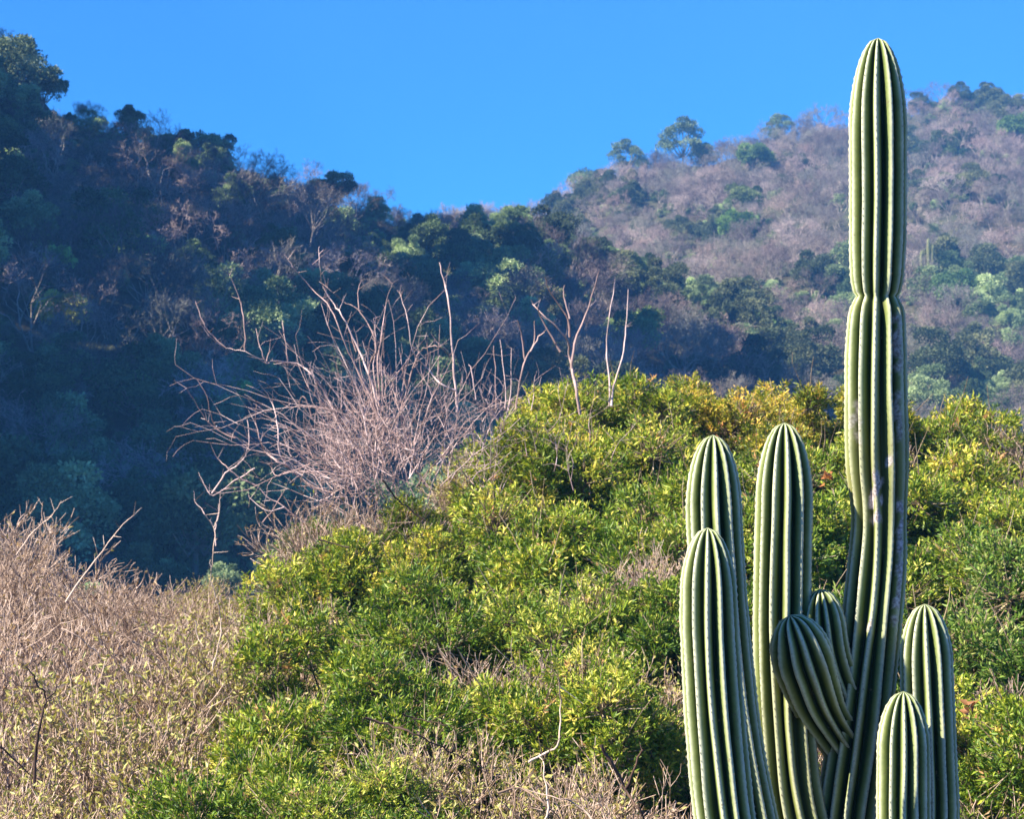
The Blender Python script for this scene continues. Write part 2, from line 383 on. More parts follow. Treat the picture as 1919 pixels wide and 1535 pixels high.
for i, (kd, u, vt, vb, label, col) in enumerate(NAMED):
    sky_t = vb in (335, 345, 290, 275, 245)
    if sky_t: vb = interp(u, RIGHT) + 4
    d = 428.0 if sky_t else hit_depth(u, vb)
    if d is None: d = hit_depth(u, vb+14) or 430.0
    x = (u-959.5)/FPX*d; gz = ground_z(x, d)
    hh = (CZ - (vt-767.5)/FPX*d) - gz
    src = {'flat': FLAT_T[i % 2], 'leafy': LEAFY_T[i % 3], 'bare': BARE[i % 5]}[kd]
    nominal = {'flat': 6.9, 'leafy': 5.0, 'bare': 7.0}[kd]
    s = max(0.5, hh/nominal)*(1.12 if sky_t else 1.15)
    tree({'flat': 'umbrella_tree', 'leafy': 'broadleaf_tree', 'bare': 'leafless_tree'}[kd], src, (x, d, gz), rs.uniform(0, 6.28), s, label, 'tree', color=col)
    used.append((x, d-s*1.5, s*4.2))

# ---- the wood covering both hills
rng = np.random.RandomState(3)
n = 13500
xs = rng.uniform(-125, 130, n); ys = rng.uniform(106, 455, n)
us = 959.5 + FPX*xs/ys; ok = (us > -700) & (us < 2060); xs, ys, us = xs[ok], ys[ok], us[ok]
g = H(xs, ys)
keep = []; cell = {}
for i in range(len(xs)):
    sp = 3.2 if ys[i] < 300 else 3.0
    ci = (int(xs[i]//5), int(ys[i]//5)); bad = False
    for a in (-1, 0, 1):
        for b in (-1, 0, 1):
            for j in cell.get((ci[0]+a, ci[1]+b), ()):
                if (xs[i]-xs[j])**2+(ys[i]-ys[j])**2 < sp*sp: bad = True; break
    if any((xs[i]-a)**2 + (ys[i]-b)**2 < r*r*0.5 for a, b, r in used): bad = True
    if bad: continue
    # sight line of its top must clear the ground in front of it
    dd = np.linspace(60, ys[i]-3, 60); gg = (H(xs[i]*dd/ys[i], dd)+1.0)/dd
    if (g[i]+5.0)/ys[i] < gg.max(): continue
    cell.setdefault(ci, []).append(i); keep.append(i)
recs = []
for i in keep:
    nz = mnoise.noise(Vector((xs[i]/22, ys[i]/30, 3.3))) + 0.35*mnoise.noise(Vector((xs[i]/6, ys[i]/6, 9.1)))
    lit = ys[i] > 300
    bare = nz + (rng.rand()-0.5)*0.5 > (-0.20 if lit else 0.12)
    if ys[i] < 160 and rng.rand() < 0.6: bare = False
    s = rng.uniform(0.75, 1.35)*(0.9 if bare else 1.0)*(0.8 if lit else 1.0)
    if not lit and g[i] > 0 and H(xs[i]*(ys[i]+25)/ys[i], ys[i]+25)/(ys[i]+25) < g[i]/ys[i]: s *= 0.62
    recs.append([bare, s/ys[i], xs[i], ys[i], g[i], s, rng.uniform(0, 6.28), rng.randint(0, 5), lit])
recs.sort(key=lambda r: -r[1])
cnt = {True: 0, False: 0}; rest = []
for bare, _, x, y, gz, s, rz, vi, lit in recs:
    lim = 265; pu = 959.5+FPX*x/y
    if cnt[bare] >= lim or pu < -70 or pu > 1990: rest.append((x, y, gz, s, rz, vi + (5 if bare else 10 if lit else 0))); continue
    cnt[bare] += 1
    where = 'sunlit right-hand hillside' if lit else 'shaded left-hand hillside and valley'
    pu, pv = 959.5+FPX*x/y, 767.5-FPX*(gz+2.5*s)/y
    if lit: zone = 'sunlit right-hand wood, ' + ('near the skyline' if y > 385 else 'lower slope') + (', right of the tallest cactus' if pu > 1640 else ', left of the tallest cactus')
    else: zone = 'shaded wood, ' + ('far left' if pu < 330 else 'above the thicket' if pu < 760 else 'below the sky gap' if pu < 1150 else 'behind the crest shrubs') + (', high on the slope' if pv < 480 else ', half way down' if pv < 680 else ', low in the valley')
    if bare: tree('leafless_tree', BARE[vi], (x, y, gz+CZ), rz, s, 'leafless mauve tree in the ' + zone, 'tree', 'leafless trees on the ' + where)
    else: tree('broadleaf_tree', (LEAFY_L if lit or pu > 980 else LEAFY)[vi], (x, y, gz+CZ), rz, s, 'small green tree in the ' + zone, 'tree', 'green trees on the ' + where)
print('wood', cnt, 'rest', len(rest))

def scatter_stuff(name, pts, sources, label):
    """one object: copies of the source meshes standing on its points (geometry nodes)"""
    col = bpy.data.collections.new(name + '_sources')
    for k, me in enumerate(sources):
        o = bpy.data.objects.new('source_%02d' % k, me); col.objects.link(o)
    me = bpy.data.meshes.new(name); me.from_pydata([(p[0], p[1], p[2]+CZ) for p in pts], [], [])
    for an, j, ty in (('scl', 3, 'FLOAT'), ('rot', 4, 'FLOAT'), ('idx', 5, 'INT')):
        a = me.attributes.new(an, ty, 'POINT'); a.data.foreach_set('value', np.array([p[j] for p in pts], np.float32 if ty == 'FLOAT' else np.int32))
    o = obj(name, me); tag(o, label, kind='stuff')
    ng = bpy.data.node_groups.new(name, 'GeometryNodeTree')
    ng.interface.new_socket('Geometry', in_out='INPUT', socket_type='NodeSocketGeometry'); ng.interface.new_socket('Geometry', in_out='OUTPUT', socket_type='NodeSocketGeometry')
    N, Lk = ng.nodes, ng.links
    gi = N.new('NodeGroupInput'); go = N.new('NodeGroupOutput'); ci = N.new('GeometryNodeCollectionInfo'); ci.inputs['Collection'].default_value = col
    ci.inputs['Separate Children'].default_value = True; ci.inputs['Reset Children'].default_value = True
    ip = N.new('GeometryNodeInstanceOnPoints'); ip.inputs['Pick Instance'].default_value = True
    def na(nm, ty):
        a = N.new('GeometryNodeInputNamedAttribute'); a.data_type = ty; a.inputs['Name'].default_value = nm; return a.outputs['Attribute']
    cx = N.new('ShaderNodeCombineXYZ'); Lk.new(na('rot', 'FLOAT'), cx.inputs[2])
    Lk.new(gi.outputs[0], ip.inputs['Points']); Lk.new(ci.outputs[0], ip.inputs['Instance']); Lk.new(na('idx', 'INT'), ip.inputs['Instance Index'])
    Lk.new(cx.outputs[0], ip.inputs['Rotation']); Lk.new(na('scl', 'FLOAT'), ip.inputs['Scale']); Lk.new(ip.outputs[0], go.inputs[0])
    md = o.modifiers.new('scatter', 'NODES'); md.node_group = ng
    return o

def joined(tr_cr):      # trunk and crown of one kind of tree as a single source mesh
    a, b = tr_cr; me = bpy.data.meshes.new('tree_source')
    va = np.zeros(len(a.vertices)*3, np.float32); a.vertices.foreach_get('co', va)
    vb = np.zeros(len(b.vertices)*3, np.float32); b.vertices.foreach_get('co', vb)
    def polys(m):
        k = m.polygons[0].loop_total; f = np.zeros(len(m.loops), np.int32); m.loops.foreach_get('vertex_index', f); return f, k, len(m.polygons)
    fa, ka, pa = polys(a); fb, kb, pb = polys(b); fb = fb + len(a.vertices)
    me.vertices.add(len(a.vertices)+len(b.vertices)); me.vertices.foreach_set('co', np.concatenate([va, vb]))
    me.loops.add(len(fa)+len(fb)); me.loops.foreach_set('vertex_index', np.concatenate([fa, fb]))
    me.polygons.add(pa+pb); me.polygons.foreach_set('loop_start', np.concatenate([np.arange(pa)*ka, len(fa)+np.arange(pb)*kb]).astype(np.int32))
    ta = np.zeros(pa, np.float32); a.attributes['t'].data.foreach_get('value', ta); tb = np.zeros(pb, np.float32); b.attributes['t'].data.foreach_get('value', tb)
    at = me.attributes.new('t', 'FLOAT', 'FACE'); at.data.foreach_set('value', np.concatenate([ta, tb]))
    me.materials.append(a.materials[0]); me.materials.append(b.materials[0])
    me.polygons.foreach_set('material_index', np.concatenate([np.zeros(pa, np.int32), np.ones(pb, np.int32)])); me.update(calc_edges=True)
    return me
if rest: scatter_stuff('hillside_wood', rest, [joined(t) for t in LEAFY+BARE+LEAFY_L], 'smaller trees of the far wood that merge into one mass')

# low scrub between the trees
scr = []
n = 14000
x2 = rng.uniform(-125, 130, n); y2 = rng.uniform(60, 455, n); u2 = 959.5+FPX*x2/y2; g2 = H(x2, y2)
for i in range(n):
    if not -700 < u2[i] < 2060: continue
    if 175 < y2[i] < 300 and rng.rand() < 0.3: continue
    nz = mnoise.noise(Vector((x2[i]/22, y2[i]/30, 3.3)))
    bare = rng.rand() < (0.65 if y2[i] > 300 else 0.4 if y2[i] > 160 else 0.15)+nz
    scr.append((x2[i], y2[i], g2[i]-0.5, rng.uniform(0.3, 0.6), rng.uniform(0, 6.28), int(rng.randint(0, 3)) + (3 if bare else 0)))
scatter_stuff('hillside_scrub', scr, [l[1] for l in LEAFY[:3]] + [b[1] for b in BARE[:3]], 'low scrub covering the hillsides between the trees')

# far columnar cacti standing pale on the right-hand slope
def M_cactus_make():
    m, nt, b = new_mat('cactus_skin')
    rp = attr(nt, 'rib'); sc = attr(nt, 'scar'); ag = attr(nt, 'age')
    c = ramp(nt, rp, [(0.0, (0.010, 0.024, 0.010)), (0.35, (0.026, 0.048, 0.012)), (0.6, (0.15, 0.19, 0.05)), (0.78, (0.27, 0.31, 0.13)), (0.90, (0.46, 0.49, 0.32)), (1.0, (0.56, 0.57, 0.44))])  # pale waxy crests; blackened grooves and widened pale band paint in shade and light
    n1 = noise(nt, 14, 5); n2 = noise(nt, 90, 4)
    c = mixc(nt, c, ramp(nt, n1, [(0.3, (0.80, 0.84, 0.78)), (0.7, (1.12, 1.10, 1.05))]), 1.0, 'MULTIPLY')
    c = mixc(nt, c, ramp(nt, n2, [(0.3, (0.86, 0.88, 0.86)), (0.7, (1.08, 1.08, 1.08))]), 1.0, 'MULTIPLY')
    c = mixc(nt, c, ramp(nt, rp, [(0, (0.08, 0.09, 0.015)), (1, (0.26, 0.25, 0.09))]), ag)
    c = mixc(nt, c, ramp(nt, n2, [(0.35, (0.18, 0.14, 0.12)), (0.65, (0.62, 0.57, 0.56))]), sc)
    n3 = noise(nt, 22, 7, rough=0.8)
    c = mixc(nt, c, (0.16, 0.12, 0.07), ramp(nt, n3, [(0.61, (0, 0, 0)), (0.66, (0.75, 0.75, 0.75))]))
    nt.links.new(c, b.inputs['Base Color']); b.inputs['Roughness'].default_value = 0.7; b.inputs['Specular IOR Level'].default_value = 0.18
    bp = nt.nodes.new('ShaderNodeBump'); bp.inputs['Strength'].default_value = 0.25; bp.inputs['Distance'].default_value = 0.004
    nt.links.new(noise(nt, 60, 5), bp.inputs['Height']); nt.links.new(bp.outputs[0], b.inputs['Normal'])
    return m
M_cactus = M_cactus_make()
M_areole, _n, _b = new_mat('areole_wool'); _b.inputs['Base Color'].default_value = (0.28, 0.28, 0.22, 1); _b.inputs['Roughness'].default_value = 0.9
M_spine, _n, _b = new_mat('cactus_spine'); _b.inputs['Base Color'].default_value = (0.22, 0.20, 0.15, 1); _b.inputs['Roughness'].default_value = 0.6

def catmull(pts, step):
    pts = [Vector(p) for p in pts]; Q = []
    for i in range(len(pts)-1):
        a = pts[i-1] if i else pts[0]*2-pts[1]; b = pts[i]; c = pts[i+1]; d = pts[i+2] if i+2 < len(pts) else pts[-1]*2-pts[-2]
        m = max(2, int((c-b).length/step))
        for k in range(m):
            t = k/m; Q.append(0.5*((2*b) + (c-a)*t + (2*a-5*b+4*c-d)*t*t + (3*b-a-3*c+d)*t**3))
    Q.append(pts[-1]); return Q

def cactus_stem(pts, R, tipL, n=12, phase=0.0, necks=(), seed=0, rtab=None, step=0.012, twist=0.0, scars=(), ages=(), depth=0.37, per=12):
    """ribbed column from base to tip; necks: (distance from tip, depth, width); returns body mesh and the areole points"""
    rng = random.Random(seed); Q = catmull(pts, step); m = len(Q)
    s = [0.0]
    for i in range(1, m): s.append(s[-1] + (Q[i]-Q[i-1]).length)
    tot = s[-1]; K = n*per
    # frame carried along the path; starts facing the viewer
    V = []; RB = []; SC = []; AG = []; ar = []
    phis = [2*math.pi*k/K for k in range(K)]
    offs = [rng.uniform(-0.05, 0.05) for _ in range(n)]
    amp = [rng.uniform(0.95, 1.04) for _ in range(n)]
    nxt = 0.01; rows = []
    for i in range(m):
        t = (Q[min(i+1, m-1)]-Q[max(i-1, 0)]).normalized()
        f = Vector((0, -1, 0)); f = (f - t*f.dot(t)).normalized(); r_ = t.cross(f) * -1      # f: towards viewer, r_: to the right
        if r_.x < 0 and abs(t.x) < 0.9: r_ = -r_
        e = tot - s[i]
        rr = R if rtab is None else float(np.interp(e, [q[0] for q in rtab], [q[1] for q in rtab]))
        if e < tipL: rr *= math.sqrt(max(0.0, 1-(1-e/tipL)**2.0))
        dep = depth
        for (ne, nd, nw) in necks:
            if nd > 0.2: g_ = 1 - math.sqrt(1-(1-min(1, abs(e-ne)/nw))**2)
            else: g_ = math.exp(-((e-ne)/nw)**2)
            rr *= 1 - nd*g_
            dep = dep*(1-0.35*g_)
        rr *= 1 + 0.012*mnoise.noise(Vector((s[i]*3.0, seed*1.7, 0)))
        notch = 0.5+0.5*math.cos(s[i]/0.022*2*math.pi)
        ring = []
        for k, ph in enumerate(phis):
            kk = (k/per); ri = int(round(kk)) % n
            x = kk-round(kk)                       # -0.5..0.5 from crest
            c = math.cos(x*math.pi*2)*0.5+0.5      # 1 crest, 0 groove
            rib = c**0.72
            rad = rr*(1-dep + dep*rib*amp[ri]) + (0.0032*notch - 0.0016)*c**8*min(1, rr/0.05)
            rad *= 1 + 0.014*mnoise.noise(Vector((s[i]*11, ph*2.0, seed*3.1)))
            a = ph + phase + offs[ri]*c + twist*s[i] + 0.07*mnoise.noise(Vector((s[i]*2.2, ri*5.1, seed)))
            v = Q[i] + r_*(rad*math.sin(a)) + f*(rad*math.cos(a))
            V.append(v); RB.append(min(1, rib))
            sc = 0.0
            for (se, sa, sw, sh, sp) in scars:
                da = math.atan2(math.sin(a-sa), math.cos(a-sa))
                g_ = math.exp(-((e-se)/sh)**2 - (da/sw)**2)
                nv = 0.5+0.5*mnoise.noise(Vector((v.x*38, v.y*38, v.z*24)))*1.6
                sc = max(sc, min(1, max(0, (g_*2.5*nv - 0.62)*4.0))*sp)
            SC.append(sc)
            ag = 0.0
            for (ae, aw, aa) in ages: ag = max(ag, aa*math.exp(-((e-ae)/aw)**2))
            AG.append(min(1, ag*(0.8+0.5*mnoise.noise(Vector((v.x*9, v.y*9, v.z*5))))))
        if s[i] >= nxt and e > 0.004:
            nxt = s[i] + 0.020
            for ri in range(n):
                k = ri*per; v = V[i*K+k]; o = (v-Q[i]).normalized(); ar.append((v, o, t, min(1, rr/0.07)))
    F = [[i*K+k, i*K+(k+1) % K, (i+1)*K+(k+1) % K, (i+1)*K+k] for i in range(m-1) for k in range(K)]
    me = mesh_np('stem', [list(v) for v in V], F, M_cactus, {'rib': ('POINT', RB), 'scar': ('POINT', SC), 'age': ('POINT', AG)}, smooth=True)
    return me, ar

def areole_meshes(ar, seed, spines=True):
    rng = random.Random(seed); V = []; F = []; sg = []
    for (v, o, t, q) in ar:
        b = o.cross(t); r = 0.0019*(0.6+0.4*q)*rng.uniform(0.8, 1.2); k = len(V); c = v + o*0.0005
        V += [c+t*r*1.3, c+b*r*0.8, c-t*r*1.3, c-b*r*0.8, c+o*r*0.9]
        F += [[k, k+1, k+4], [k+1, k+2, k+4], [k+2, k+3, k+4], [k+3, k, k+4]]
        if spines:
            for j in range(2):
                d = (o*rng.uniform(0.2, 0.7) + t*rng.uniform(-0.9, 0.5) + b*rng.uniform(-0.9, 0.9)).normalized()
                sg.append((c, c+d*rng.uniform(0.003, 0.007), 0.0005, 0.0002))
    am = mesh_np('areoles', [list(v) for v in V], F, M_areole)
    return am, (segs_mesh('spines', sg, M_spine, 3) if sg else None)

# ------------------------------------------------------------------ the big cactus
DT = 8.0
def path(lst, dy):   # list of (u, v[, extra depth]) -> points, base first
    return [P(q[0], q[1], DT+dy+(q[2] if len(q) > 2 else 0)) for q in lst]
root_p = P(1560, 1535, DT); bx, by = 1.12, DT-0.12
bz = ground_z(bx, by) - 0.15
cact = empty('columnar_cactus', (bx, by, bz+0.15))
tag(cact, 'tall ribbed green columnar cactus with several upright stems rising in front of the shrubs', 'cactus')
def add_stem(lst, dy, R, tipL, ph, label, seed, base=None, **kw):
    pts = path(lst, dy); b = Vector((bx, by, bz)) if base is None else base
    if base is None:
        q = pts[0]; mid = Vector(((b.x+q.x*2)/3 + (q.x-b.x)*0.12, (b.y+q.y*2)/3, b.z+0.45+(q.z-b.z)*0.15)); pts = [b, mid] + pts
    me, ar = cactus_stem(pts, R, tipL, phase=math.radians(ph), seed=seed, **kw)
    M = Matrix.Translation(-cact.location); me.transform(M)
    o = obj('stem', me, cact); o['label'] = label
    am, sm = areole_meshes(ar, seed); am.transform(M); a = obj('areoles', am, o); a['kind'] = 'stuff'
    sm.transform(M); a = obj('spines', sm, o); a['kind'] = 'stuff'
    return o
pxm = DT/FPX
# main: tallest stem with a neck and a leaning lower part
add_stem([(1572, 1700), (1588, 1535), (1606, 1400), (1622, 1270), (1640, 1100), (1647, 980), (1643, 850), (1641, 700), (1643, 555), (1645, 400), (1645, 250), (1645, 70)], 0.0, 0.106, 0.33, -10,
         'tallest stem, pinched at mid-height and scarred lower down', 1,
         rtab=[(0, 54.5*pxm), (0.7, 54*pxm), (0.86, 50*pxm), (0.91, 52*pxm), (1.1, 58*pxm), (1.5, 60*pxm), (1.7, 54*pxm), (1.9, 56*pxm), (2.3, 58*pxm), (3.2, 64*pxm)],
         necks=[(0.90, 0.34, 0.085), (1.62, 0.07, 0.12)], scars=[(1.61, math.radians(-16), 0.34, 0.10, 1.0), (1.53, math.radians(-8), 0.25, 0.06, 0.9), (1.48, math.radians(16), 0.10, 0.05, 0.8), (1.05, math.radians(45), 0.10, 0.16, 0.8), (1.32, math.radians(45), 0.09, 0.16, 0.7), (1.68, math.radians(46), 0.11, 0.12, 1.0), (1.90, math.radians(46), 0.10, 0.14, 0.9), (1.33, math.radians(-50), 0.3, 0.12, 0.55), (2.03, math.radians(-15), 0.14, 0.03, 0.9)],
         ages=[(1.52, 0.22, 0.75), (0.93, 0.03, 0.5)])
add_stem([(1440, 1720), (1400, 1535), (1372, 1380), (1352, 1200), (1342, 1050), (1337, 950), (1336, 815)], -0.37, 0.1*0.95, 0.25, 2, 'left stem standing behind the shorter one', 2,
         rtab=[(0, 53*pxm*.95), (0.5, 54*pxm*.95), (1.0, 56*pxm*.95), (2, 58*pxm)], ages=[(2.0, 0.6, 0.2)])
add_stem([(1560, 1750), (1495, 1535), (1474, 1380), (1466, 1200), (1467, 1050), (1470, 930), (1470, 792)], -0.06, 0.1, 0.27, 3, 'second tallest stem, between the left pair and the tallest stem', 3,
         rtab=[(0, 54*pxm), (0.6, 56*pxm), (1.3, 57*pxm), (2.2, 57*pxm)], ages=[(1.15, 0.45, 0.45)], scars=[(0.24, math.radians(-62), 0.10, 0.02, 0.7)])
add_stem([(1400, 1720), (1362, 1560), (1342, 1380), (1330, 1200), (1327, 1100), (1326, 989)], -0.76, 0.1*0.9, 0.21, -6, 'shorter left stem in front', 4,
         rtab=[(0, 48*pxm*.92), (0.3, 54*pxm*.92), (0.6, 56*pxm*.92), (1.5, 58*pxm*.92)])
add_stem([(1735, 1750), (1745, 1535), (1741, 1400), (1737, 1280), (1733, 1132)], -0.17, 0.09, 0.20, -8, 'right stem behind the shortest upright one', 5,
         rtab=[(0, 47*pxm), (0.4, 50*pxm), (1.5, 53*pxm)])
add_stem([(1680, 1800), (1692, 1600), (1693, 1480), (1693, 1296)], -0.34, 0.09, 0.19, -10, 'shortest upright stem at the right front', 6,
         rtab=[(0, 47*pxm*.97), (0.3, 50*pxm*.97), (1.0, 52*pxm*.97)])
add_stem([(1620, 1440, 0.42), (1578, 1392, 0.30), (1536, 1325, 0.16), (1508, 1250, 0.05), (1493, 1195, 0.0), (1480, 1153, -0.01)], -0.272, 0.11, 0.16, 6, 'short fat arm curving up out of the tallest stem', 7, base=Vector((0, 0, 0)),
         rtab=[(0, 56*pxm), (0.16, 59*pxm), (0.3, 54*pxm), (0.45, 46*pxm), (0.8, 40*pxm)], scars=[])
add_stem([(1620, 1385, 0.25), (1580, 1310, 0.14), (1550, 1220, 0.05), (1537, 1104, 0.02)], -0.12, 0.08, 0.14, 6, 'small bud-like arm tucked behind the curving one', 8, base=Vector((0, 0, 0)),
         rtab=[(0, 43*pxm), (0.3, 45*pxm), (0.6, 40*pxm)])

for k, (u, v, vt) in enumerate([(1740, 545, 462)]):
    d = hit_depth(u, v) or 300; x = (u-959.5)/FPX*d; gz = ground_z(x, d)
    t = empty('distant_cactus', (x, d, gz)); tag(t, 'pale group of far cactus stems on the slope right of the tall cactus', 'cactus')
    for dx, hh in ((-0.75, 5.0), (0.0, 6.6), (0.45, 5.8), (1.5, 3.6)):
        me, _ = cactus_stem([(dx, 0, -0.5), (dx*1.1, 0, hh*0.5), (dx*1.15, 0, hh)], 0.21, 0.5, n=10, per=6, step=0.3, seed=k+40+int(dx*9), ages=[(2, 4, 0.5)])
        obj('stem', me, t)

# ------------------------------------------------------------------ foreground shrubs
def leafy_shrub(seed, R=1.15, Hh=1.5, ncl=2700, per=13):
    rng = np.random.RandomState(seed); pr = random.Random(seed)
    # uneven crown: lobes
    nl = 19; lob = []
    for i in range(nl):
        a = rng.uniform(0, 6.28); rr = math.sqrt(rng.uniform(0, 1))*R*0.72
        lob.append((rr*math.cos(a), rr*math.sin(a), Hh*(0.36+0.50*rng.rand())*(1-0.40*(rr/R)**2), rng.uniform(0.20, 0.38)))
    lob = np.array(lob); k = rng.randint(0, nl, ncl)
    v = rng.normal(size=(ncl, 3)); v /= np.linalg.norm(v, axis=1, keepdims=True)
    v[:, 2] = np.where(rng.rand(ncl) < 0.55, np.abs(v[:, 2]), v[:, 2])
    bump = 1+0.35*np.sin(v[:, 0]*5+k*1.3)*np.sin(v[:, 1]*5+k)*np.cos(v[:, 2]*4+k*2.1)
    cpos = lob[k, :3] + v*(lob[k, 3]*(0.35+0.75*rng.rand(ncl)**0.5)*bump)[:, None]
    cdir = v*0.8 + np.array([0, 0, 0.55]) + rng.normal(0, 0.35, (ncl, 3)); cdir /= np.linalg.norm(cdir, axis=1, keepdims=True)
    # leaves of each cluster stand off the shoot
    n = ncl*per; ci = np.repeat(np.arange(ncl), per)
    along = rng.rand(n)*0.10
    off = rng.normal(size=(n, 3)); ax = cdir[ci]*0.75 + off*0.62
    pos = cpos[ci] + cdir[ci]*(along-0.06)[:, None] + off*0.008
    size = rng.uniform(0.75, 1.25, ncl)[ci]
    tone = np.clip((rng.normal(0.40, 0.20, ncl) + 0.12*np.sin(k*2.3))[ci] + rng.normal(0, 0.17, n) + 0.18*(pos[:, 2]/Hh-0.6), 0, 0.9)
    dry = (rng.rand(ncl)[ci] < 0.02) & (rng.rand(n) < 0.7); tone = np.where(dry, 1.0, tone)
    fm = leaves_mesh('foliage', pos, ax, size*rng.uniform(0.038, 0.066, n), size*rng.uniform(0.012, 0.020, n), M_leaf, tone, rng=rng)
    segs = []
    for i in range(nl):
        c = Vector(lob[i, :3]); b = Vector((c.x*0.15, c.y*0.15, -0.2)); m = Vector((c.x*0.6, c.y*0.6, c.z*0.55))
        segs.append((b, m, 0.018, 0.013)); segs.append((m, c, 0.013, 0.007))
    for j in range(0, ncl, 2):
        c = Vector(lob[k[j], :3]); q = Vector(cpos[j]); mid = c.lerp(q, 0.5) + Vector((pr.gauss(0, .02), pr.gauss(0, .02), pr.gauss(0, .02)))
        segs.append((c, mid, 0.0065, 0.005)); segs.append((mid, q+Vector(cdir[j])*0.07, 0.005, 0.0028))
    # long bare shoots poking out
    for j in range(16):
        c = Vector(lob[pr.randrange(nl), :3]); d = Vector((pr.gauss(0, .5), pr.gauss(0, .5), 1)).normalized()
        q = c
        for s_ in range(4):
            d = (d + Vector((pr.gauss(0, .15), pr.gauss(0, .15), 0.05))).normalized(); e = q + d*pr.uniform(0.1, 0.2)
            segs.append((q, e, 0.0065-0.001*s_, 0.0055-0.001*s_)); q = e
    return segs_mesh('branches', segs, M_stem, 3), fm

def dry_shrub(seed, R=1.0, Hh=1.35, nst=19, leafy=0, depth=3):
    pr = random.Random(seed); segs = []; ends = []
    for i in range(nst):
        a = pr.uniform(0, 6.28); t = pr.uniform(0.1, 0.9)
        d = Vector((math.cos(a)*t, math.sin(a)*t, 1)).normalized()
        grow(pr, segs, Vector((math.cos(a)*0.1, math.sin(a)*0.1, -0.1)), d, Hh*0.5, 0.011, depth, (3, 5), 0.55, 0.62, 0.16, 3, 0.16, 0.0034, ends)
    bm_ = segs_mesh('twigs', segs, M_drytwig, 3)
    rng = np.random.RandomState(seed); E = np.array([list(e[0]) for e in ends]); Dd = np.array([list(e[1]) for e in ends])
    n = len(ends); per = 5 if leafy else 2; ci = np.repeat(np.arange(n), per)
    sel = rng.rand(len(ci)) < (0.42 if leafy else 0.10); ci = ci[sel]; n = len(ci)
    off = rng.normal(size=(n, 3)); ax = Dd[ci]*0.6+off*0.7
    pos = E[ci]-Dd[ci]*(rng.rand(n)*0.1)[:, None]
    tone = np.clip(rng.normal(0.82, 0.15, n) if leafy else rng.normal(0.4, 0.25, n), 0, 1)
    fm = leaves_mesh('leaves', pos, ax, rng.uniform(0.035, 0.065, n), rng.uniform(0.013, 0.024, n), M_dryleaf, tone, rng=rng)
    return bm_, fm

